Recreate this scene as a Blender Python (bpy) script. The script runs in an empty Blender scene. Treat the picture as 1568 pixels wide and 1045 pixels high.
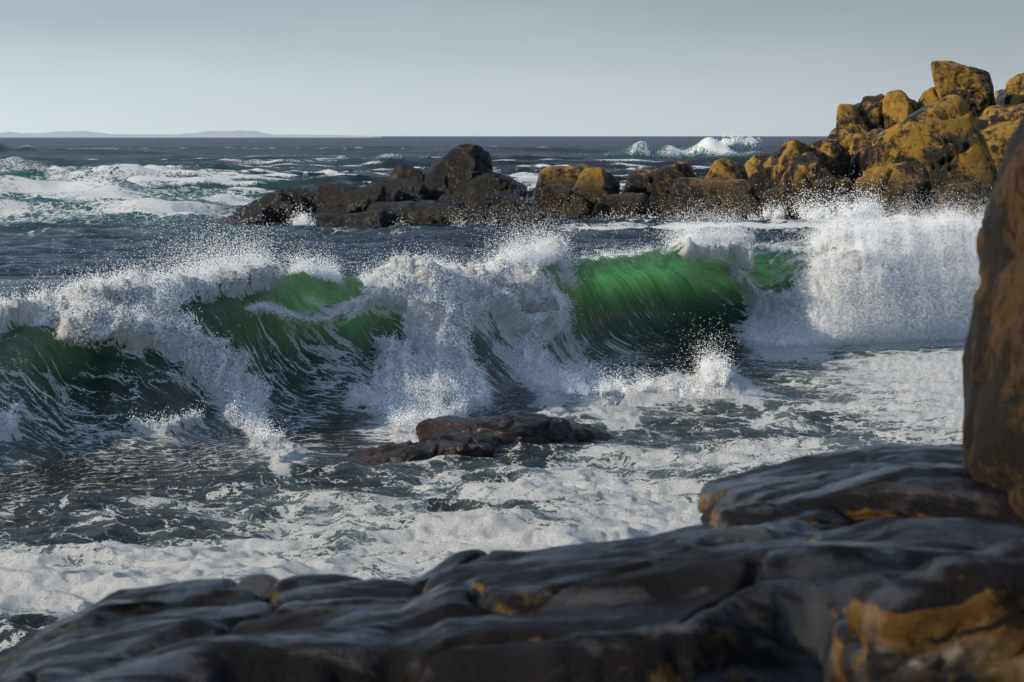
import bpy, numpy as np, math, time
from mathutils import Vector
T0=time.time()
rng=np.random.default_rng(7)
F=4500.0; CX=784.0; HV=208.0; H0=6.0     # survey helpers: bearing scale, camera height (m)
f32=np.float32
# ---------------------------------------------------------------- noise
PERM=rng.permutation(256); PERM=np.concatenate([PERM]*3).astype(np.int32)
G3=rng.normal(size=(256,3)); G3/=np.linalg.norm(G3,axis=1)[:,None]; G3=G3.astype(f32)
G2=np.stack([np.cos(np.linspace(0,2*np.pi,256,endpoint=False)),np.sin(np.linspace(0,2*np.pi,256,endpoint=False))],1).astype(f32)
def perlin3(x,y,z,seed=0):
    x=np.asarray(x,dtype=np.float64)+seed*17.31; y=np.asarray(y)+seed*5.7; z=np.asarray(z)+seed*9.1
    xi=np.floor(x); yi=np.floor(y); zi=np.floor(z)
    fx=(x-xi).astype(f32); fy=(y-yi).astype(f32); fz=(z-zi).astype(f32)
    xi=xi.astype(np.int32)&255; yi=yi.astype(np.int32)&255; zi=zi.astype(np.int32)&255
    u=fx*fx*fx*(fx*(fx*6-15)+10); v=fy*fy*fy*(fy*(fy*6-15)+10); w=fz*fz*fz*(fz*(fz*6-15)+10)
    def g(a,b,c):
        h=PERM[PERM[PERM[(xi+a)&255]+((yi+b)&255)]+((zi+c)&255)]
        G=G3[h]; return G[...,0]*(fx-a)+G[...,1]*(fy-b)+G[...,2]*(fz-c)
    def L(a,b,t): return a+(b-a)*t
    return 1.6*L(L(L(g(0,0,0),g(1,0,0),u),L(g(0,1,0),g(1,1,0),u),v),L(L(g(0,0,1),g(1,0,1),u),L(g(0,1,1),g(1,1,1),u),v),w)
def perlin2(x,y,seed=0):
    x=np.asarray(x,dtype=np.float64)+seed*17.31; y=np.asarray(y)+seed*5.7
    xi=np.floor(x); yi=np.floor(y)
    fx=(x-xi).astype(f32); fy=(y-yi).astype(f32)
    xi=xi.astype(np.int32)&255; yi=yi.astype(np.int32)&255
    u=fx*fx*fx*(fx*(fx*6-15)+10); v=fy*fy*fy*(fy*(fy*6-15)+10)
    def g(a,b):
        h=PERM[PERM[(xi+a)&255]+((yi+b)&255)]
        G=G2[h]; return G[...,0]*(fx-a)+G[...,1]*(fy-b)
    a=g(0,0); b=g(1,0); c=g(0,1); d=g(1,1)
    a=a+(b-a)*u; c=c+(d-c)*u
    return 1.4*(a+(c-a)*v)
def fbm3(x,y,z,o=4,seed=0,r=.5):
    s=0;a=1
    for k in range(o): s=s+a*perlin3(x*2**k,y*2**k,z*2**k,seed+k); a*=r
    return s
def fbm2(x,y,o=4,seed=0,r=.5):
    s=0;a=1
    for k in range(o): s=s+a*perlin2(x*2**k,y*2**k,seed+k); a*=r
    return s
def sst(a,b,x):
    t=np.clip((x-a)/(b-a),0,1); return t*t*(3-2*t)
# ---------------------------------------------------------------- mesh helpers
def mesh_obj(name,co,faces,attrs=None,mat=None,parent=None,smooth=True):
    me=bpy.data.meshes.new(name)
    co=np.ascontiguousarray(co,dtype=f32); faces=np.ascontiguousarray(faces,dtype=np.int32)
    k=faces.shape[1]; nf=len(faces)
    me.vertices.add(len(co)); me.vertices.foreach_set('co',co.ravel())
    me.loops.add(nf*k); me.loops.foreach_set('vertex_index',faces.ravel())
    me.polygons.add(nf); me.polygons.foreach_set('loop_start',np.arange(0,nf*k,k,dtype=np.int32))
    me.polygons.foreach_set('use_smooth',np.full(nf,smooth,dtype=bool))
    me.update(calc_edges=True)
    for n,(t,d) in (attrs or {}).items():
        at=me.attributes.new(n,t,'POINT'); d=np.ascontiguousarray(d,dtype=f32).ravel()
        at.data.foreach_set({'FLOAT':'value','FLOAT_VECTOR':'vector','FLOAT_COLOR':'color'}[t],d)
    o=bpy.data.objects.new(name,me); bpy.context.scene.collection.objects.link(o)
    if mat: me.materials.append(mat)
    if parent: o.parent=parent
    return o
def grid_faces(nr,nc):
    i=np.arange(nr*nc,dtype=np.int32).reshape(nr,nc)
    return np.stack([i[:-1,:-1],i[:-1,1:],i[1:,1:],i[1:,:-1]],-1).reshape(-1,4)
# ---------------------------------------------------------------- node helper
class N:
    def __init__(s,mat): mat.use_nodes=True; s.t=mat.node_tree; s.t.nodes.clear()
    def n(s,ty,**kw):
        nd=s.t.nodes.new(ty)
        for k,v in kw.items():
            if k=='ins':
                for a,b in v.items():
                    if isinstance(b,bpy.types.NodeSocket): s.t.links.new(b,nd.inputs[a])
                    else: nd.inputs[a].default_value=b
            else: setattr(nd,k,v)
        return nd
    def math(s,op,a,b=0.0,c=0.0,clamp=False):
        nd=s.n('ShaderNodeMath',operation=op,use_clamp=clamp,ins={0:a,1:b,2:c}); return nd.outputs[0]
    def vmath(s,op,a,b=(0,0,0)):
        nd=s.n('ShaderNodeVectorMath',operation=op)
        for i,v in enumerate((a,b)):
            if isinstance(v,bpy.types.NodeSocket): s.t.links.new(v,nd.inputs[i])
            else: nd.inputs[i].default_value=v
        return nd.outputs[0]
    def mix(s,f,a,b):
        nd=s.n('ShaderNodeMix',data_type='RGBA')
        for i,v in ((0,f),(6,a),(7,b)):
            if isinstance(v,bpy.types.NodeSocket): s.t.links.new(v,nd.inputs[i])
            else: nd.inputs[i].default_value=v
        return nd.outputs[2]
    def noise(s,vec,scale,detail=5,rough=.55,dist=0.):
        return s.n('ShaderNodeTexNoise',ins={'Vector':vec,'Scale':scale,'Detail':detail,'Roughness':rough,'Distortion':dist})
    def mr(s,x,a,b,c=0.,d=1.,smooth=True):
        return s.n('ShaderNodeMapRange',interpolation_type='SMOOTHSTEP' if smooth else 'LINEAR',ins={0:x,1:a,2:b,3:c,4:d}).outputs[0]
def rgba(r,g,b): return (r,g,b,1)

# ---------------------------------------------------------------- materials
def foam_shader(k,normal=None,tr=.22):
    d=k.n('ShaderNodeBsdfDiffuse',ins={'Color':rgba(.91,.93,.95)})
    if normal is not None: k.t.links.new(normal,d.inputs['Normal'])
    if tr<=0: return d.outputs[0]
    t=k.n('ShaderNodeBsdfTranslucent',ins={'Color':rgba(.92,.94,.88)})
    return k.n('ShaderNodeMixShader',ins={0:tr,1:d.outputs[0],2:t.outputs[0]}).outputs[0]
def sea_material(name):
    m=bpy.data.materials.new(name); k=N(m)
    foam=k.n('ShaderNodeAttribute',attribute_name='foam').outputs['Fac']
    thin=k.n('ShaderNodeAttribute',attribute_name='thin').outputs['Fac']
    face=k.n('ShaderNodeAttribute',attribute_name='face').outputs['Fac']
    far=k.n('ShaderNodeAttribute',attribute_name='farness').outputs['Fac']
    body=k.n('ShaderNodeAttribute',attribute_name='body').outputs['Color']
    flow=k.n('ShaderNodeAttribute',attribute_name='flow').outputs['Vector']
    wn=k.noise(flow,.8,5,.66).outputs['Color']
    warp=k.vmath('SCALE',k.vmath('SUBTRACT',wn,(.5,.5,.5))); warp.node.inputs['Scale'].default_value=2.3
    fv=k.vmath('ADD',flow,warp)
    flat=k.vmath('MULTIPLY',fv,(.95,1.15,1.)); strk=k.vmath('MULTIPLY',fv,(2.0,1.25,1.))
    mv=k.n('ShaderNodeMix',data_type='VECTOR'); k.t.links.new(face,mv.inputs[0]); k.t.links.new(flat,mv.inputs[4]); k.t.links.new(strk,mv.inputs[5])
    c=mv.outputs[1]
    v1=k.n('ShaderNodeTexVoronoi',feature='DISTANCE_TO_EDGE',voronoi_dimensions='2D',ins={'Vector':c,'Scale':1.4}).outputs['Distance']
    v2=k.n('ShaderNodeTexVoronoi',feature='DISTANCE_TO_EDGE',voronoi_dimensions='2D',ins={'Vector':c,'Scale':4.6}).outputs['Distance']
    l1=k.mr(v1,0.,.22,1.,0.); l2=k.mr(v2,0.,.24,1.,0.)
    fbn=k.noise(c,1.5,8,.76); fbn.noise_dimensions='2D'; fb=fbn.outputs['Fac']
    fb2=k.mr(fb,.3,.7,0.,1.,False)
    pat=k.math('ADD',k.math('MULTIPLY',fb2,.52),k.math('ADD',k.math('MULTIPLY',l1,.27),k.math('MULTIPLY',l2,.21)))
    val=k.math('SUBTRACT',foam,k.math('SUBTRACT',1.,pat))
    mask=k.mr(val,0.,.12)
    pos=k.n('ShaderNodeNewGeometry').outputs['Position']
    cc=k.n('ShaderNodeMix',data_type='VECTOR'); k.t.links.new(face,cc.inputs[0]); k.t.links.new(k.vmath('MULTIPLY',flow,(2.,3.2,1.)),cc.inputs[4]); k.t.links.new(k.vmath('MULTIPLY',fv,(2.6,1.3,1.)),cc.inputs[5])
    rn=k.noise(cc.outputs[1],1.,6,.64,.6); rn.noise_dimensions='2D'; rr=rn.outputs['Fac']
    dist=k.math('MULTIPLY',k.math('MULTIPLY_ADD',far,1.0,.17),k.math('MULTIPLY_ADD',face,-.55,1.))
    b1=k.n('ShaderNodeBump',ins={'Strength':1.,'Distance':dist,'Height':rr}).outputs[0]
    fn=k.noise(pos,6.,7,.78).outputs['Fac']
    b2=k.n('ShaderNodeBump',ins={'Strength':1.,'Distance':.22,'Height':fn}).outputs[0]
    st=k.mr(rr,.3,.72,.55,1.55,False)
    sc=k.vmath('SCALE',body); k.t.links.new(st,sc.node.inputs['Scale'])
    w=k.n('ShaderNodeBsdfPrincipled',ins={'Base Color':sc,'Roughness':k.math('MULTIPLY_ADD',far,.14,.10),'IOR':1.33,'Specular IOR Level':k.math('MULTIPLY_ADD',far,-.24,.42),'Normal':b1})
    tr=k.n('ShaderNodeBsdfTranslucent',ins={'Color':rgba(.52,.95,.58),'Normal':b1})
    ws=k.n('ShaderNodeMixShader',ins={0:k.math('MULTIPLY',k.math('MULTIPLY',thin,.62),st,clamp=True),1:w.outputs[0],2:tr.outputs[0]}).outputs[0]
    fs=foam_shader(k,b2)
    ms=k.n('ShaderNodeMixShader',ins={0:mask,1:ws,2:fs})
    k.n('ShaderNodeOutputMaterial',ins={0:ms.outputs[0]})
    return m
M_SEA=sea_material('sea_water')
def spray_material():
    m=bpy.data.materials.new('spray_droplets'); k=N(m); k.n('ShaderNodeOutputMaterial',ins={0:foam_shader(k,tr=0)}); return m
M_SPRAY=spray_material()
def rock_material(name,dark,ochre,amount=.5,scale=1.,wetz=None,rough=(.35,.8),bump=.15,steep=False,lichen_scale=1.,spec=.5,veins=False,puddle=False):
    m=bpy.data.materials.new(name); k=N(m)
    g=k.n('ShaderNodeNewGeometry'); pos=g.outputs['Position']
    p=k.vmath('SCALE',pos); p.node.inputs['Scale'].default_value=scale
    n1=k.noise(p,.55*lichen_scale,7,.65,.4).outputs['Fac']; n2=k.noise(p,4.,8,.74).outputs['Fac']
    a=k.math('ADD',n1,k.math('MULTIPLY',k.math('SUBTRACT',n2,.5),.6))
    nz=k.n('ShaderNodeSeparateXYZ',ins={0:g.outputs['Normal']}).outputs[2]
    if steep: a=k.math('ADD',a,k.mr(nz,.35,.8,.10,-.35))
    f=k.mr(a,.62-amount*.4,.74-amount*.4)
    o2=k.mix(n2,rgba(*[c*.3 for c in ochre]),rgba(*[min(1,c*1.8) for c in ochre]))
    d2=k.mix(n2,rgba(*[c*.4 for c in dark]),rgba(*[c*1.9 for c in dark]))
    col=k.mix(f,d2,o2)
    if veins:
        vn=k.noise(k.vmath('MULTIPLY',p,(1.,1.,.5)),.7,4,.6,1.2).outputs['Fac']
        vv=k.math('ABSOLUTE',k.math('SUBTRACT',vn,.5)); col=k.mix(k.mr(vv,0.,.018,.9,0.),col,rgba(.005,.004,.003))
    rg=k.mr(n1,.42,.62,rough[0],rough[1]); sp_=spec
    if puddle:   # wet film gathers in patches, the rest is only damp
        pn=k.noise(k.vmath('MULTIPLY',p,(.8,1.9,1.9)),1.0,6,.62,.5).outputs['Fac']
        wet=k.mr(pn,.46,.60); sp_=k.math('MULTIPLY_ADD',wet,.55,.10)
        rg=k.math('MULTIPLY_ADD',wet,-.36,.48)
    if wetz is not None:
        z=k.n('ShaderNodeSeparateXYZ',ins={0:pos}).outputs[2]
        w=k.mr(k.math('ADD',z,k.math('MULTIPLY',n1,-2.)),wetz-1.8,wetz,1.,0.)
        col=k.mix(k.math('MULTIPLY',w,.88),col,rgba(*[c*.8 for c in dark]))
        rg=k.n('ShaderNodeMix',data_type='FLOAT',ins={0:w,2:rg,3:.3}).outputs[0]
    b=k.n('ShaderNodeBump',ins={'Strength':1.,'Distance':bump,'Height':n2}).outputs[0]
    bs=k.n('ShaderNodeBsdfPrincipled',ins={'Base Color':col,'Roughness':rg,'Normal':b,'Specular IOR Level':sp_})
    k.n('ShaderNodeOutputMaterial',ins={0:bs.outputs[0]})
    return m
M_HEAD=rock_material('lichen_granite',(.015,.010,.007),(.31,.175,.028),.42,.45,wetz=2.7,bump=.5,spec=.3)
M_MID=rock_material('wet_dark_granite',(.005,.004,.0035),(.12,.06,.010),.0,.5,wetz=1.0,rough=(.3,.6),bump=.35,spec=.4)
M_FORE=rock_material('wet_foreground_granite',(.0050,.0036,.0042),(.095,.050,.008),.20,2.2,bump=.028,steep=True,lichen_scale=1.8,puddle=True)
M_BOULD=rock_material('ochre_granite',(.014,.009,.005),(.070,.038,.009),.42,2.5,rough=(.5,.8),bump=.09,spec=.25,veins=True)
M_WEED=rock_material('seaweed_rock',(.008,.005,.005),(.036,.011,.008),.30,2.,rough=(.08,.35),bump=.12)

# ---------------------------------------------------------------- the sea surface
A_in=np.linspace(-.187,.187,1060)
ao=.187+.55*np.linspace(0,1,50)[1:]**1.6
A=np.concatenate([-ao[::-1],A_in,ao]); NC=len(A); U=CX+F*A
def tab(pts): 
    p=np.array(pts,float); v=np.interp(U,p[:,0],p[:,1])
    kk=np.hanning(41); kk/=kk.sum(); return np.convolve(np.pad(v,20,mode='edge'),kk,'valid')
yc=tab([(-2500,44),(-600,48),(0,57),(220,60),(472,65),(653,69),(802,73),(928,78),(1071,83),(1207,85),(1405,87),(1568,88),(3500,100)])
Vc=tab([(-2500,560),(-600,520),(0,497),(100,472),(180,450),(300,455),(380,432),(480,408),(560,426),(650,430),(730,432),(800,405),(870,397),(950,389),(1060,382),(1140,376),(1270,380),(1400,370),(1568,370),(3500,380)])
Vf=tab([(-2500,1000),(-600,860),(0,785),(200,760),(400,727),(600,695),(750,657),(850,645),(950,625),(1030,590),(1100,563),(1170,550),(1300,541),(1568,530),(3500,500)])
yf=27000./(Vf-HV); Hc=H0-(Vc-HV)*yc/F
s_c=A*yc
Hc=Hc+.12*fbm2(s_c*.9,s_c*0+3,4,11)*sst(1000,850,U)+.05*fbm2(s_c*3,s_c*0+3,3,21)+.22*fbm2(s_c*1.2,s_c*0+8,4,13)*sst(1240,1340,U)
curl=tab([(-600,.2),(0,.35),(100,.5),(200,.35),(400,.5),(480,.7),(600,.25),(750,.25),(850,.7),(910,1),(1060,1.05),(1150,1.),(1230,.6),(1320,.0),(3500,0)])
bore=tab([(-600,.4),(100,.1),(560,.0),(640,.25),(760,.1),(860,0),(1180,0),(1300,1),(3500,1)])
y0=33.0
tn0=np.linspace(0,1,26)[:-1]; Yn0=(12+(y0-12)*tn0)[:,None]+0*A[None]
tn=np.linspace(0,1,320)[:-1]; Yn=1/(1/y0+(1/yf-1/y0)[None]*tn[:,None])
NF=300; pp=np.linspace(0,1,NF)       # 0 = crest, 1 = foot
def prof(pts):
    p=np.array(pts,float); d=np.r_[0,np.cumsum(np.hypot(np.diff(p[:,0])*2.,np.diff(p[:,1])))]; d/=d[-1]
    o=[]
    for j in (0,1):
        v=np.interp(pp,d,p[:,j]); kk=np.hanning(31); kk/=kk.sum()
        w=np.convolve(np.r_[2*v[0]-v[15:0:-1],v,2*v[-1]-v[-2:-17:-1]],kk,'valid'); o.append(w)
    return o
Aq,Az=prof([(0,1),(.04,.98),(.09,.9),(.16,.74),(.26,.55),(.4,.36),(.6,.17),(.8,.06),(1,0)])
Bq,Bz=prof([(0,1),(.10,1.0),(.22,.97),(.31,.89),(.25,.85),(.14,.79),(.07,.64),(.08,.46),(.16,.28),(.33,.13),(.6,.04),(.8,.01),(1,0)])
Cq,Cz=prof([(0,1),(.15,1.03),(.32,1.0),(.5,.9),(.65,.72),(.76,.48),(.84,.22),(.92,.06),(1,0)])
Lf=(yc-yf)[None]; P1=pp[:,None]
cu=np.clip(curl,0,1.1)[None]; bo=bore[None]
cu=np.clip(cu+.25*fbm2(s_c*.7,s_c*0+9,3,5)[None]*sst(900,800,U)[None],0,1.1)
qa=Aq[:,None]*Lf; qb=Bq[:,None]*(5.2*(1-P1**2)+Lf*P1**2); qc=Cq[:,None]*Lf
qf=(qa*(1-cu)+qb*cu)*(1-bo)+qc*bo; zn=(Az[:,None]*(1-cu)+Bz[:,None]*cu)*(1-bo)+Cz[:,None]*bo
Yface=(yc[None]-qf)[::-1]; Zface=(zn*Hc[None])[::-1]; zn=zn[::-1]; qn=(qf/Lf)[::-1]
wv=(F*Hc/yc)/(Vf-Vc); tau=np.clip(wv[None]*(1-zn)+(1-wv[None])*qn,0,1)
yb1=125.; tb=np.linspace(0,1,281)[1:]; tb=tb**1.3
Yb=1/(1/yc[None]+(1/yb1-1/yc[None])*tb[:,None]); db=Yb-yc[None]
Zb=Hc[None]*np.exp(-(db/7.5)**1.5)
tf=np.linspace(0,1,901)[1:]; e=-.5
Yfar=((yb1**e+(30000.**e-yb1**e)*tf)**(1/e))[:,None]+0*A[None]
Y=np.concatenate([Yn0,Yn,Yface,Yb,Yfar]); NR=len(Y)
r1=len(Yn0)+len(Yn); r2=r1+NF; r3=r2+len(Yb)
Z=np.zeros_like(Y); Z[r1:r2]=Zface; Z[r2:r3]=Zb
UU=np.broadcast_to(U[None],Y.shape); X=A[None]*Y
dY=np.abs(np.gradient(Y,axis=0)); 
VV=HV+27000./Y; VV[r1:r2]=Vc[None]+tau*(Vf-Vc)[None]; VV[r2:r3]=HV+27000./(Yb)
# ambient sea state
amp_sw=sst(150,330,Y)
def layer(lx,ly,a,seed,env,sharp=True,ang=0.25):
    xr=X*math.cos(ang)+Y*math.sin(ang); yr=-X*math.sin(ang)+Y*math.cos(ang)
    n=perlin2(xr/lx,yr/ly,seed)
    if sharp: n=(1-np.abs(n)*2.2)**1 ; n=np.clip(n,-1,1)-.45
    att=np.clip(ly/(3.*np.maximum(dY,1e-3))-.6,0,1)
    return a*n*att*env
hor=sst(14000,2500,Y)
crn=layer(45,15,1.,2,amp_sw*hor); crn2=layer(18,7,1.,3,sst(110,280,Y)*hor,True,.4); crn3=layer(80,34,1.,22,sst(500,1300,Y)*hor,True,.1)
Zs=layer(120,36,1.3,1,amp_sw*hor,False)+1.1*crn+.95*crn2+2.4*crn3+layer(190,80,3.2,23,sst(1500,3500,Y)*sst(25000,8000,Y),True,.3)
chop=.35+.65*sst(90,220,Y)
inface=np.zeros_like(Y); inface[r1:r2]=1
calm=np.where(inface>0,.2,1.)
Zs+=layer(7,3.2,.48,4,chop*calm,True,.1)+layer(2.6,1.3,.20,5,chop*calm,True,-.2)+layer(1.1,.6,.09,6,chop*calm,True,.3)
near_chop=sst(75,50,Y)*np.where(inface>0,0,1)
Zs+=layer(3.2,2.0,.20,7,near_chop,False)+layer(1.1,.8,.08,8,near_chop,True,.2)
Zs*=np.where(Y<14,.5,1)
Z=Z+Zs
# secondary surge in front of the barrel
rx=np.interp(X,[-3,-1,1.5,3,4.2,4.75,5.2,6.2,7.2],[0,.32,.45,.48,.65,.95,.50,.15,0])*(.9+.25*perlin2(X*1.6,X*0,66))
ry=66.5+.25*(X-3)-.28*np.clip(X-4.9,0,9)**1.5
sur=np.exp(-((Y-ry)/np.where(Y<ry,1.3,2.6))**2)*(inface<.5)*(Y<76)
Z+=rx*sur
def ridge(x0,x1,y,h,w,slope=0.):
    yy=y+slope*(X-(x0+x1)/2)+6*perlin2(X/25,X*0+y,9)
    env=sst(x0,x0+(x1-x0)*.35,X)*sst(x1,x1-(x1-x0)*.3,X)*(.75+.5*perlin2(X/7,X*0+y,19))
    d=Y-yy; return env,h*env*np.where(d<0,np.exp(-(d/w)**2),np.exp(-(d/(2.5*w))**2)),d
rid=[ridge(15,66,690,6.2,6.,.1),ridge(-70,-18,255,1.7,4,.2),ridge(-60,-26,330,1.9,5,.1),ridge(-140,-60,420,3.4,7,0),ridge(60,200,560,2.5,8,.1),ridge(-60,-5,520,2.,7,0),ridge(-52,-20,215,1.2,4,.15),ridge(-260,-120,900,4.5,10,0)]
foam=np.zeros_like(Y)
turq=np.zeros_like(Y)
for i,(env,h,d) in enumerate(rid):
    Z+=h
    am=[1.15,1.0,.95,1.0,.7,.7,.95,1.][i]; w=[6,7,7,7,6,5,7,8][i]
    nz=fbm2(X/5,Y/7+i*7,3,12)
    foam=np.maximum(foam,am*env*np.exp(-((d+w*.3)/w)**2)*(0.85+.6*nz))
    turq=np.maximum(turq,env*np.exp(-((d+2)/(w*1.2))**2)*[1,.6,.5,.4,.4,.3,.4,.3][i])
wc=fbm2(X/30,Y/22,3,31)
foam=np.maximum(foam,(sst(.24,.50,crn2)*.95*sst(-.25,.3,wc)+sst(.28,.52,crn)*.9*sst(-.1,.4,wc)+sst(.35,.53,crn3)*.8)*sst(170,260,Y)*sst(9000,1500,Y)*1.0)
# flat-water foam fields
wu=26*fbm2(X*.5,Y*.5,3,41); wvn=20*fbm2(X*.5+9,Y*.35,4,45)
farmod=np.where(Y>150,.82+.6*fbm2(X/9,Y/16,4,47),1.+.22*fbm2(X*.4,Y*.22,4,48))
def blob(u,v,ru,rv,a):
    global foam
    m=((UU-u)/ru)**2+((VV+wvn*np.clip((VV-HV)/500,0.05,1)-v)/rv)**2
    foam=np.maximum(foam,a*farmod*np.exp(-m**1.3))
for b in [(40,900,470,62,1.15),(420,865,430,46,1.08),(760,840,330,46,1.04),(980,790,200,48,1.08),(1080,700,260,30,.92),(880,745,300,38,.86),(560,800,330,40,.76),
          (1320,625,260,12,.76),(1480,605,120,16,.74),(1500,650,200,20,.65),(1180,655,200,18,.65),(300,790,300,25,.58),(-400,900,600,90,.9),(1700,700,300,60,.7),
          (1120,352,380,8,.9),(1380,345,220,13,.95),(1300,372,250,10,.6),(850,360,200,5,.6),(1000,385,200,8,.4),
          (90,308,280,26,.96),(60,345,280,18,.72),(370,312,80,12,1.05),(440,338,70,8,.9),(240,330,200,16,.82),(810,285,40,16,.95),(820,310,30,24,.6),(620,355,260,3.5,.6),(-500,320,500,40,.7),
          (150,272,200,6,.8),(560,268,120,4,.6),(800,240,700,4,.35),(700,275,140,6,.6)]:
    blob(*b)
foam=np.where(inface>0,0,foam)
foam=np.maximum(foam,np.where((Y<yf[None])&(Y>12),.40+.14*perlin2(X*.3,Y*.3,51),0))
foam=np.maximum(foam,1.08*np.clip(rx*2.6,0,1)*np.exp(-((Y-ry+.7)/1.9)**2)*(inface<.5)*(Y<76))
# foam sheets on the breaking wave
zone=slice(0,r3)
strokes=[(-600,520,0,500,20,1.),(-5,497,110,474,13,1.05),(80,482,235,470,27,1.15),(110,515,230,540,27,1.14),(225,500,300,565,31,1.14),(300,575,372,625,33,1.10),(370,640,432,710,28,1.06),
(200,665,285,655,24,.86),(0,600,180,690,80,.56),(180,690,380,700,55,.54),(-40,640,12,660,26,1.0),(232,462,330,462,13,1.0),(320,446,410,448,13,1.1),(400,488,530,482,11,.90),(330,500,350,520,10,.5),
(510,500,600,450,16,.88),(585,452,700,462,30,1.16),(650,480,695,600,42,1.16),(600,560,665,665,48,1.12),(560,620,650,684,34,1.05),(470,520,560,610,60,.62),(400,560,470,700,55,.54),
(700,590,712,645,24,1.05),(695,446,800,436,25,1.07),(780,425,835,490,30,1.15),(725,485,840,515,32,1.03),(795,535,850,620,34,1.10),(850,590,945,628,32,1.08),(838,470,900,530,18,.86),
(860,540,1010,590,34,.64),(858,405,872,440,13,1.05),(870,398,1050,391,4,.5),(1050,388,1140,385,9,1.0),(1126,400,1150,480,11,1.1),(1160,462,1290,475,24,1.3),(1170,505,1550,515,36,1.5),
(1320,400,1560,420,50,1.5),(1290,460,1600,470,60,1.5),(1550,380,3000,520,300,1.5),(-600,600,-60,760,80,.7),(1150,383,1290,383,4,.65)]
Uw=UU[zone]+wu[zone]*1.0; Vw=VV[zone]+wvn[zone]*1.1
fst=np.zeros_like(Uw)
for (u1,v1,u2,v2,r,a) in strokes:
    dx,dy=u2-u1,v2-v1; t=np.clip(((Uw-u1)*dx+(Vw-v1)*dy)/(dx*dx+dy*dy),0,1)
    d=np.hypot(Uw-u1-t*dx,Vw-v1-t*dy)/r
    fst=np.maximum(fst,a*np.exp(-(d**1.9)*.7))
mid=inface[zone].copy(); mid[:r1]=sst(520,560,VV[:r1])
lace=(.37+.16*perlin2(UU[zone]/60,VV[zone]/40,61))*sst(1120,1000,UU[zone])*sst(20,110,(VV-Vc[None])[zone])
fz=np.maximum(fst*mid,np.where(inface[zone]>0,lace,0)); 
cf=np.interp(U,[-600,0,420,470,560,600,860,880,1050,1150,1280,1300,3000],[1,1,1,.5,.6,1.1,1.1,.5,.8,.8,.8,1.3,1.4])
crestband=np.zeros_like(fz); crestband[r2:r3]=cf[None]*np.exp(-(db/1.6)**1.5)*1.0
fz=np.maximum(fz,crestband)
foam[zone]=np.maximum(foam[zone],fz)
# thickness & body colours
thick=np.zeros_like(Y); thick[zone]=sst(.62,1.05,foam[zone])*np.clip(.05+np.where(inface[zone]>0,.9,0)+ (rx*sur)[zone]*.8+crestband,0,1)
gU=np.interp(U,[-600,0,120,300,400,480,560,640,800,870,920,1100,1180,1300,1500],[.4,.55,.45,.3,.7,1.15,.95,.5,.75,.85,1,1,1,.8,.5])
tt=np.zeros_like(Y); tt[r1:r2]=sst(.12,.95,Zface/Hc[None])*gU[None]; tt[r2:r3]=gU[None]*np.exp(-(db/3.)**2)
thin=tt**1.35
deep=np.array([.005,.011,.020]); green=np.array([.010,.064,.036]); bright=np.array([.22,.37,.16]); milky=np.array([.17,.24,.215]); brown=np.array([.020,.024,.021]); tq=np.array([.04,.24,.22])
body=np.zeros(Y.shape+(3,))
def mixc(a,b,t): return a+(b-a)*t[...,None]
body[:]=deep
nearm=np.where(Y<yf[None],1.,0)
body=mixc(body,brown,np.where((inface>0)|(nearm>0),1.,0.))
body=mixc(body,milky,nearm*np.clip((foam-.42)*1.5,0,.8))
gvar=np.clip(.75+.6*perlin2(UU[r1:r2]/70,VV[r1:r2]/60,63),0,1.2)
gg=np.zeros_like(Y); gg[r1:r2]=np.clip(sst(.10,.6,Zface/Hc[None])*np.clip(gU[None]*1.1,0,1)*gvar,0,1); gg[r2:r3]=np.exp(-(db/4)**2)
body=mixc(body,green,gg)
br=np.zeros_like(Y); br[r1:r2]=sst(.50,1.0,Zface/Hc[None])*gU[None]**1.5*gvar; br[r2:r3]=gU[None]**1.5*np.exp(-(db/2)**2)
body=mixc(body,bright,np.clip(br*.8,0,1))
left_t=np.exp(-(((UU-100)/330)**2+((VV-310)/45)**2))*(Y>125)
body=mixc(body,tq,np.clip(np.maximum(turq,left_t*.65),0,.9))
# arc-length flow coordinates
seg=np.hypot(np.diff(Y,axis=0),np.diff(Z,axis=0)); seg=np.concatenate([np.zeros((1,NC)),seg]); arc=np.cumsum(seg,0)
arc=arc-arc[r1][None]+yf[None]
flow=np.stack([X+np.where(inface>0,.35*(arc-arc[r1][None]),np.where(np.arange(NR)[:,None]>=r2,.35*(arc[r2-1]-arc[r1])[None],0)),arc,0*X],-1)
facea=np.zeros_like(Y); facea[r1:r2]=sst(0,.12,zn)*1.0; 
# foam relief displaced along the normal, drawn out down the face
P=np.stack([X,Y,Z],-1)
def normals(P):
    du=np.gradient(P,axis=1); dv=np.gradient(P,axis=0); n=np.cross(du,dv); n/=np.linalg.norm(n,axis=-1)[...,None]+1e-9; return n
Nn=normals(P[:r3])
sel=np.where(thick[:r3]>.01)
q=P[:r3][sel]; th=thick[:r3][sel]; ar=arc[:r3][sel]*.6; qx=q[:,0]+.25*perlin2(q[:,0]*.8,ar*.8,91); inf=inface[:r3][sel]
def bil(s,seed): return np.abs(perlin2(qx*s,ar*s,seed))
d=th*(.06+.40*bil(.75,71)+.34*bil(1.9,72)+inf*(.28*bil(4.5,73)+.18*bil(10.,74)+.10*bil(21.,75)))
big=np.clip((q[:,2])/1.2,.25,1)
fl=np.broadcast_to(sst(1250,1350,U)[None],thick[:r3].shape)[sel]
d*=big*(1-.2*fl)
nn=Nn[sel]; q=q+nn*d[:,None]
Pw=P[:r3].copy(); Pw[sel]=q; P[:r3]=Pw
thn=sst(.5,.9,foam[:r1]); P[:r1,:,2]+=thn*.07*np.abs(fbm2(X[:r1]*1.8,Y[:r1]*1.5,2,81))
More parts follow.
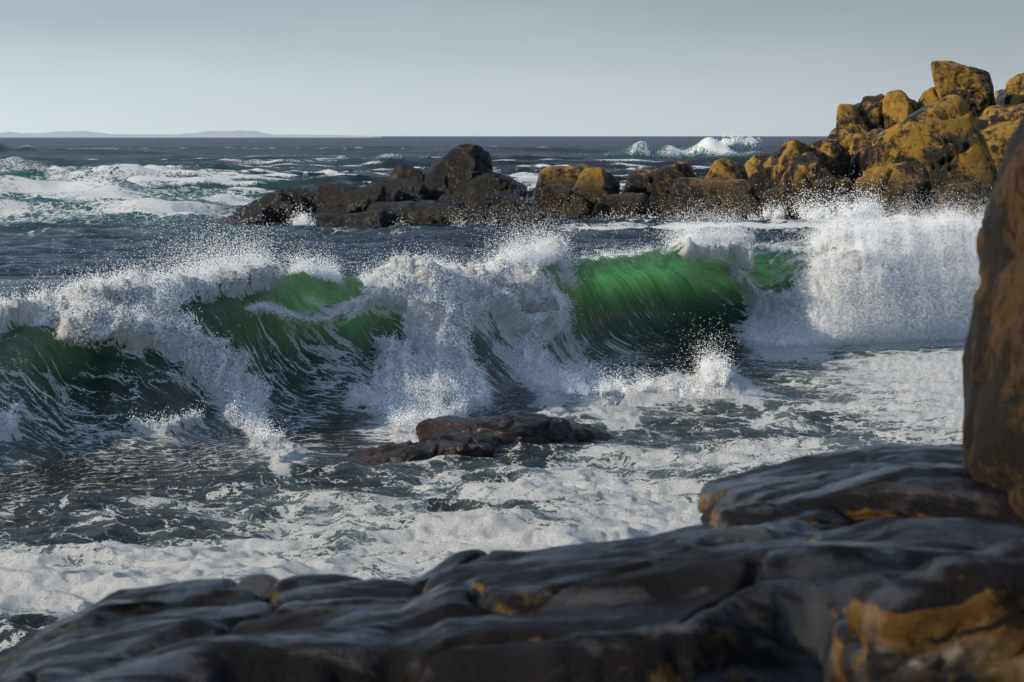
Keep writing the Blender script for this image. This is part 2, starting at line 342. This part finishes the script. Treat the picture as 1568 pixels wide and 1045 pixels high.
farness=sst(80,400,Y)
def attrs(sl):
    sh=P[sl].shape[:2]
    return {'foam':('FLOAT',foam[sl]),'thin':('FLOAT',thin[sl]),'face':('FLOAT',facea[sl]),'farness':('FLOAT',farness[sl]),
     'body':('FLOAT_COLOR',np.concatenate([body[sl],np.ones(sh+(1,))],-1)),'flow':('FLOAT_VECTOR',flow[sl])}
ra=r1-40; rb=r2+130
for nm,sl in (('sea',slice(0,ra+1)),('breaking_wave',slice(ra,rb+1)),('open_sea_surface',slice(rb,NR))):
    o=mesh_obj(nm,P[sl].reshape(-1,3),grid_faces(P[sl].shape[0],NC),{k:(t,d.reshape(-1,d.shape[-1]) if d.ndim==3 else d) for k,(t,d) in attrs(sl).items()},M_SEA)
    if nm=='sea': sea0=o
    elif nm=='open_sea_surface': o.parent=sea0
def simple(name,col,rough=.9):
    m=bpy.data.materials.new(name); k=N(m)
    n=k.noise(k.n('ShaderNodeNewGeometry').outputs['Position'],.8,6).outputs['Fac']
    c=k.mix(n,rgba(*[x*.6 for x in col]),rgba(*[x*1.3 for x in col]))
    b=k.n('ShaderNodeBsdfPrincipled',ins={'Base Color':c,'Roughness':rough}); k.n('ShaderNodeOutputMaterial',ins={0:b.outputs[0]}); return m
mesh_obj('seabed',[(-30000,-50,-9),(30000,-50,-9),(30000,40000,-9),(-30000,40000,-9)],[[0,1,2,3]],mat=simple('seabed_sand',(.06,.08,.07)))

# ---------------------------------------------------------------- boulders
import bmesh
bm=bmesh.new(); bmesh.ops.create_icosphere(bm,subdivisions=6,radius=1); ICO=np.array([v.co[:] for v in bm.verts]); ICOF=np.array([[v.index for v in f.verts] for f in bm.faces]); bm.free()
bm=bmesh.new(); bmesh.ops.create_icosphere(bm,subdivisions=5,radius=1); ICO5=np.array([v.co[:] for v in bm.verts]); ICOF5=np.array([[v.index for v in f.verts] for f in bm.faces]); bm.free()
def boulder(c,r,rot=0.,seed=0,sharp=26,npl=20,rough=.08,tilt=0.,hi=False,crack=.06,box=.5):
    D,Fc=(ICO,ICOF) if hi else (ICO5,ICOF5)
    g=np.random.default_rng(seed+100)
    n=g.normal(size=(npl,3)); n/=np.linalg.norm(n,axis=1)[:,None]; dk=g.uniform(.76,1.02,npl)
    axn=np.array([[1,0,0],[-1,0,0],[0,1,0],[0,-1,0],[0,0,1],[0,0,-1]],float)+g.normal(size=(6,3))*.18
    axn/=np.linalg.norm(axn,axis=1)[:,None]
    n=np.concatenate([n,axn]); dk=np.concatenate([dk,np.full(6,.80)+g.uniform(-.05,.08,6)])
    dt=np.clip(D@n.T,0,None)/dk
    rr=(np.sum(dt**sharp,1))**(-1./sharp)
    p=D*rr[:,None]*np.array(r)
    m=max(.3,float(np.mean(r)))
    o=seed*3.7
    fb=fbm3(p[:,0]/m*1.3+o,p[:,1]/m*1.3,p[:,2]/m*1.3,6,seed%13,.54)
    ck=perlin3(p[:,0]/m*1.1+o,p[:,1]/m*1.1+4,p[:,2]/m*1.8,3)
    ck2=perlin3(p[:,0]/m*2.6+o,p[:,1]/m*2.6+4,p[:,2]/m*2.6,5)
    disp=rough*m*fb-crack*m*np.exp(-(ck/.045)**2)-crack*.5*m*np.exp(-(ck2/.06)**2)
    p=p+D*disp[:,None]
    ct,st=math.cos(tilt),math.sin(tilt); p=np.stack([p[:,0]*ct+p[:,2]*st,p[:,1],-p[:,0]*st+p[:,2]*ct],1)
    cr,sr=math.cos(rot),math.sin(rot); p=np.stack([p[:,0]*cr-p[:,1]*sr,p[:,0]*sr+p[:,1]*cr,p[:,2]],1)
    return p+np.array(c),Fc
def join(name,parts,mat):
    vs=[];fs=[];o=0
    for v,f in parts: vs.append(v); fs.append(f+o); o+=len(v)
    return mesh_obj(name,np.concatenate(vs),np.concatenate(fs),mat=mat)
def span(u0,u1,vt,vb,D,seed,dep=.8,tilt=0.,sink=.7,**kw):
    s=D/F; w=(u1-u0)*s; zt=H0-(vt-HV)*s; zb=H0-(vb-HV)*s; h=zt-zb
    rx=w/2*1.14; rz=h/2*(1+sink)*1.12; cz=zt-rz*.87
    return boulder(((u0+u1)/2*s-CX*s,D,cz),(rx,max(rx,rz*.7)*dep,rz),seed=seed,tilt=tilt,rot=kw.pop('rot',0.),**kw)
mid=[span(640,760,230,330,200,1,.7,.25,sharp=12,rough=.05,hi=True,npl=7),span(690,800,256,330,199,16,.7,.45,sharp=14,rough=.06,hi=True,npl=8),span(594,648,252,300,201,2,.8),span(560,660,272,330,198,22,.8),span(472,640,282,345,197,3,.5,.06,hi=True),
 span(380,480,292,358,196,4,.6,-.25),span(285,400,335,368,191,5,.4,-.08),span(548,765,305,372,192,6,.35,.05,hi=True,sharp=12),span(700,800,286,345,196,7,.7,.15),
 span(752,838,302,350,195,8,.6,.2),span(762,812,334,365,190,9,.7),span(440,545,322,368,191,10,.5),span(500,600,322,368,190,11,.5),span(420,500,288,350,200,12,.7,-.2),span(660,720,300,350,193,13,.7),
 span(400,820,312,380,198,14,.3,.02,hi=True,rough=.1),span(520,590,288,340,194,15,.7),span(300,400,330,372,194,17,.5,-.12),span(345,430,316,366,195,18,.6,-.2),span(280,345,344,368,190,19,.5,-.05)]
join('sea_rock_outcrop',mid,M_MID)
hd=[span(815,935,252,310,225,20,.6,.05,rough=.05),
 span(828,905,284,345,206,21,.7,-.1),span(868,952,262,345,207,23,.7),span(900,1010,290,350,203,24,.6),span(950,1015,258,320,209,25,.7),span(985,1085,246,345,208,26,.7,hi=True),
 span(1075,1150,244,320,212,27,.8),span(1010,1200,274,352,204,28,.5,-.1,hi=True,sharp=11,rough=.06),span(1140,1215,232,300,225,29,.8),
 span(1184,1248,214,300,212,30,.8),span(1238,1300,210,280,213,31,.8),span(1190,1300,255,340,208,32,.7,hi=True),span(1150,1230,290,345,203,33,.7),span(1210,1262,236,300,207,53,.8),
 span(1290,1420,197,290,216,34,.8,-.12,hi=True,sharp=12,rough=.06,crack=.07),span(1300,1540,172,370,214,35,.6,-.35,hi=True,sharp=10,rough=.05,npl=7,crack=.07),span(1296,1440,246,350,205,36,.7,-.15,hi=True,sharp=12,rough=.06,crack=.07),
 span(1428,1510,272,355,203,37,.8,sharp=16),span(1400,1680,160,400,222,38,.6,-.1,hi=True,sharp=10,rough=.05),
 span(1278,1335,160,240,226,39,.8),span(1318,1362,142,220,227,40,.8),span(1350,1412,140,220,226,41,.9),span(1396,1452,136,210,227,42,.9),span(1296,1330,152,220,227.5,52,.8),
 span(1434,1528,96,190,226,43,.7,.08,hi=True,sharp=14,rough=.06,sink=.2),span(1524,1640,112,200,230,44,.7),span(1260,1330,200,260,222,45,.8),span(1500,1700,130,300,236,46,.8),
 span(1600,2200,150,420,230,47,.5,hi=True),span(1340,1520,180,300,240,48,.8),span(1480,1700,260,400,210,49,.6),span(1240,1310,270,345,205,50,.8)]
join('rocky_headland',hd,M_HEAD)
wr=[boulder((-.15,56.2,.04),(1.95,1.0,.68),rot=.35,seed=60,sharp=9,rough=.10,hi=True,tilt=-.05),boulder((-1.75,54.6,-.08),(1.7,.7,.46),rot=.4,seed=61,sharp=9,rough=.12,hi=True,tilt=-.1),
    boulder((1.1,57.2,.0),(1.0,.7,.44),rot=.1,seed=62,sharp=10,rough=.12),boulder((-.9,55.2,-.02),(1.2,.7,.52),rot=.4,seed=63,sharp=9,rough=.12,hi=True)]
join('seaweed_covered_rock',wr,M_WEED)

# ---------------------------------------------------------------- foreground shore rock (height field)
gx=np.concatenate([np.linspace(-9,-2.6,60)[:-1],np.linspace(-2.6,3.,620),np.linspace(3,9,60)[1:]])
gy=np.concatenate([np.linspace(.5,7.5,60)[:-1],np.linspace(7.5,13.5,620),np.linspace(13.5,26,90)[1:]])
GX,GY=np.meshgrid(gx,gy)
ye=11.4+.25*fbm2(GX*.8,GY*0,3,3)+.15*GX
sil=np.interp(GX,[-6,-3.2,-2.2,-1.95,-1.7,-1.5,-.36,-.2,.5,.76,1.2,6],[2.0,3.0,3.8,4.0,4.15,4.22,4.27,4.35,4.40,4.44,4.45,4.45])
zt=sil+.06*np.clip(11.4-GY,0,2.6)*sst(-1.9,-.4,GX)+.015*np.clip(11.4-GY,0,5)
yfe=8.75+.25*perlin2(GX*1.1,GX*0+2,4)+.06*fbm2(GX*3,GX*0,3,6)+.2*sst(.2,1.,GX)
drop=sst(0,.40,yfe-GY)*sst(-1.15,-.5,GX)*.5
zt=zt-drop
zt+=.085*fbm2(GX*.7+GY*.4,GY*1.0,2,14)+.020*fbm2(GX*2.2,GY*4+GX,5,18,.5)
st_=(GY*.8-GX*.45+.6*fbm2(GX*.5,GY*.7,3,28)); fr=st_-np.floor(st_); zt+=.06*(sst(0,.14,fr)-fr)*sst(12.2,11,GY)
cn=perlin2(GX*.9-GY*.6,GY*.7+GX*.5,25)+.05*perlin2(GX*6,GY*6,35); zt-=.06*np.exp(-(cn/.03)**2)
dd=np.clip(GY-ye,0,None); zt-=.9*dd**1.35
zt=np.maximum(zt,-3)
mesh_obj('shore_rock',np.stack([GX,GY,zt],-1).reshape(-1,3),grid_faces(*GX.shape),mat=M_FORE)
led=[boulder((2.06,12.5,4.43),(1.36,.9,.20),seed=80,sharp=22,npl=10,rough=.05,hi=True,crack=.03,tilt=-.01),boulder((2.04,12.2,4.20),(1.34,.8,.27),seed=84,sharp=24,npl=14,rough=.08,hi=True,crack=.07),
     boulder((1.14,12.0,4.30),(.36,.4,.24),seed=82,sharp=20,rough=.10)]
join('rock_ledge',led,M_FORE)
join('lichen_boulder',[boulder((1.70,8.15,4.40),(.95,.62,.66),seed=93,sharp=12,npl=14,rough=.10,hi=True,crack=.07)],M_FORE)
join('tall_boulder',[boulder((3.14,12.,5.42),(1.34,1.2,1.42),seed=95,sharp=5,rough=.06,hi=True,npl=4,crack=.03,rot=.3)],M_BOULD)

# ---------------------------------------------------------------- islands
ix=np.linspace(-4200,-430,420); env=sst(-430,-900,ix)
hh=(6+34*np.clip(fbm2(ix/450,ix*0,5,5)+.5,0,2)*env+5*env)*sst(-4200,-3800,ix)
rows=[]
for kk,(dy,s) in enumerate([(0,0),(60,.5),(160,.85),(300,1.),(600,.7),(900,0)]):
    rows.append(np.stack([ix,9000+dy+0*ix,hh*s-1],-1))
m=bpy.data.materials.new('island_painted_haze'); k=N(m)
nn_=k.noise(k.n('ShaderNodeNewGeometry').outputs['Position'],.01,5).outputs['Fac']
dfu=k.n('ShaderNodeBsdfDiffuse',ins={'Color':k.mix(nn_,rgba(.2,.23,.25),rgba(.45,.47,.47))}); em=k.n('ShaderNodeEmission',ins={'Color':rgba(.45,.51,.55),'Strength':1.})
k.n('ShaderNodeOutputMaterial',ins={0:k.n('ShaderNodeMixShader',ins={0:.78,1:dfu.outputs[0],2:em.outputs[0]}).outputs[0]})  # aerial haze painted into the surface: sky-toned emission mixed over the diffuse
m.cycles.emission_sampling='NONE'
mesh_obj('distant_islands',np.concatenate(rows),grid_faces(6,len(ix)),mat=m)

# ---------------------------------------------------------------- spray (point cloud droplets)
pts=[];rad=[]
def add(p,r): pts.append(p); rad.append(r)
def jets(u0,u1,nj,n,length,spread,up=1.,lean=(-.25,.3),D=None,z=None,r=(.004,.012)):
    for _ in range(nj):
        u=rng.uniform(u0,u1); a=(u-CX)/F
        if D is None: y=np.interp(u,U,yc); zz=np.interp(u,U,Hc)-.1; y-=rng.uniform(0,1.0)
        else: y=D+rng.normal()*.5; zz=z
        x=a*y; L=length*rng.uniform(.3,1.3); k_=int(n*rng.uniform(.4,1.6))
        t=rng.exponential(.4,k_)*L; dr=np.array([lean[0]+rng.normal()*.35,lean[1]+rng.normal()*.3,up])
        p=np.array([x,y,zz])+t[:,None]*dr+rng.normal(size=(k_,3))*(spread*(.15+t/L*.6))[:,None]; p[:,2]-=.12*t*t
        add(p,rng.uniform(r[0],r[1],k_)*np.exp(-t/L*.25))
jets(60,260,110,260,.4,.25); jets(260,420,100,320,.85,.35); jets(300,400,30,260,1.2,.5); jets(440,520,50,200,.4,.2); jets(560,780,140,280,.42,.2); jets(770,860,100,400,.75,.3)
jets(860,1050,70,140,.2,.12); jets(1040,1145,110,450,.75,.3); jets(1250,1560,260,600,.6,.35); jets(1145,1260,30,120,.2,.15)
jets(-200,60,60,200,.25,.2)
jets(1080,1115,22,400,.7,.2,D=66.5,z=.5); jets(860,1080,70,200,.25,.2,D=66.2,z=.3)
jets(1165,1200,6,250,1.2,.5,D=201,z=.4,r=(.015,.04)); jets(1230,1350,22,320,1.4,.8,D=200,z=.4,r=(.015,.045)); jets(1300,1340,6,300,2.2,.7,D=199,z=.6,r=(.015,.04)); jets(455,480,8,200,.7,.4,D=188,z=.3,r=(.015,.04)); jets(600,760,8,60,1.0,1.0,D=188,z=.3,r=(.012,.025)); jets(820,1180,30,100,.6,.6,D=199,z=.1,r=(.015,.035))
jets(1090,1160,14,200,1.2,1.,D=692,z=4.,r=(.06,.14),lean=(.6,.2))
Pz=P[:r3]; cand=np.argwhere((thick[:r3]>.45)&(np.abs(A)[None]<.2)&(Pz[...,2]>.2))
pick=cand[rng.integers(0,len(cand),300000)]; base=Pz[pick[:,0],pick[:,1]]; nb=Nn[pick[:,0],pick[:,1]]
off=rng.exponential(.07,len(pick))+.005
p=base+nb*off[:,None]+rng.normal(size=base.shape)*.03; add(p,rng.uniform(.003,.010,len(pick)))
cand=np.argwhere((thick[:r3]>.5)&(U[None]>1240)&(U[None]<1640)&(Pz[...,2]>.25))
pick=cand[rng.integers(0,len(cand),240000)]; base=Pz[pick[:,0],pick[:,1]]; nb=Nn[pick[:,0],pick[:,1]]
off=rng.exponential(.20,len(pick)); p=base+nb*off[:,None]+rng.normal(size=base.shape)*.08; add(p,rng.uniform(.003,.009,len(pick)))
pts=np.concatenate(pts); rad=np.concatenate(rad); ok=pts[:,2]>0; pts=pts[ok]; rad=rad[ok]
me=bpy.data.meshes.new('sea_spray'); me.vertices.add(len(pts)); me.vertices.foreach_set('co',pts.astype(f32).ravel())
at=me.attributes.new('rad','FLOAT','POINT'); at.data.foreach_set('value',rad.astype(f32)); me.materials.append(M_SPRAY)
so=bpy.data.objects.new('sea_spray',me); bpy.context.scene.collection.objects.link(so)
ng=bpy.data.node_groups.new('droplets','GeometryNodeTree'); ng.interface.new_socket('Geometry',in_out='INPUT',socket_type='NodeSocketGeometry'); ng.interface.new_socket('Geometry',in_out='OUTPUT',socket_type='NodeSocketGeometry')
gi=ng.nodes.new('NodeGroupInput'); go=ng.nodes.new('NodeGroupOutput'); mp=ng.nodes.new('GeometryNodeMeshToPoints'); na=ng.nodes.new('GeometryNodeInputNamedAttribute'); na.data_type='FLOAT'; na.inputs['Name'].default_value='rad'; sm=ng.nodes.new('GeometryNodeSetMaterial'); sm.inputs['Material'].default_value=M_SPRAY
ng.links.new(gi.outputs[0],mp.inputs['Mesh']); ng.links.new(na.outputs[0],mp.inputs['Radius']); ng.links.new(mp.outputs[0],sm.inputs['Geometry']); ng.links.new(sm.outputs[0],go.inputs[0])
mo=so.modifiers.new('droplets','NODES'); mo.node_group=ng

# ---------------------------------------------------------------- light, sky, camera
S=Vector((-.90,-.26,.42)).normalized()
sd=bpy.data.lights.new('sun','SUN'); sd.energy=5.0; sd.angle=math.radians(.5); sd.color=(1,.87,.67)
sunob=bpy.data.objects.new('sun',sd); bpy.context.scene.collection.objects.link(sunob); sunob.rotation_mode='QUATERNION'; sunob.rotation_quaternion=S.to_track_quat('Z','Y')
w=bpy.data.worlds.new('World'); bpy.context.scene.world=w; w.use_nodes=True; t=w.node_tree; t.nodes.clear()
class W(N):
    def __init__(s,t): s.t=t
k=W(t)
sky=k.n('ShaderNodeTexSky',sky_type='NISHITA',sun_disc=False,sun_elevation=math.asin(S.z),sun_rotation=math.atan2(S.x,S.y),air_density=1.,dust_density=2.,ozone_density=1.)
tc=k.n('ShaderNodeTexCoord').outputs['Generated']; sp=k.n('ShaderNodeSeparateXYZ',ins={0:tc})
cl=k.noise(k.vmath('MULTIPLY',tc,(2.,2.,9.)),2.2,4,.5).outputs['Fac']
zz=k.math('ADD',sp.outputs[2],k.math('MULTIPLY',k.math('SUBTRACT',cl,.5),.045))
cr=k.n('ShaderNodeValToRGB'); k.t.links.new(k.math('MULTIPLY',zz,2.),cr.inputs[0])
el=cr.color_ramp.elements; el[0].position=0.; el[0].color=(.70,.785,.83,1); el[1].position=1.; el[1].color=(.32,.46,.68,1)
for p_,c_ in ((.03,(.63,.715,.765,1)),(.09,(.41,.49,.555,1)),(.3,(.34,.44,.58,1))):
    e_=el.new(p_); e_.color=c_
side=k.mr(sp.outputs[0],-.18,.18,1.08,.78,False)
cc=k.vmath('SCALE',cr.outputs[0]); k.t.links.new(k.math('MULTIPLY',side,10.),cc.node.inputs['Scale'])
bg=k.n('ShaderNodeBackground',ins={'Color':k.mix(.85,sky.outputs[0],cc),'Strength':.1})
k.n('ShaderNodeOutputWorld',ins={0:bg.outputs[0]})
cd=bpy.data.cameras.new('camera'); co=bpy.data.objects.new('camera',cd); bpy.context.scene.collection.objects.link(co)
co.location=(0,0,H0); co.rotation_euler=(math.radians(90),0,0); cd.sensor_width=36; cd.lens=36*F/1568; cd.shift_y=-(522.5-HV)/1568
cd.clip_start=.1; cd.clip_end=60000; cd.dof.use_dof=True; cd.dof.focus_distance=78; cd.dof.aperture_fstop=7.1
sc=bpy.context.scene; sc.camera=co; sc.view_settings.view_transform='Standard'; sc.view_settings.look='None'; sc.view_settings.exposure=0; sc.view_settings.gamma=1
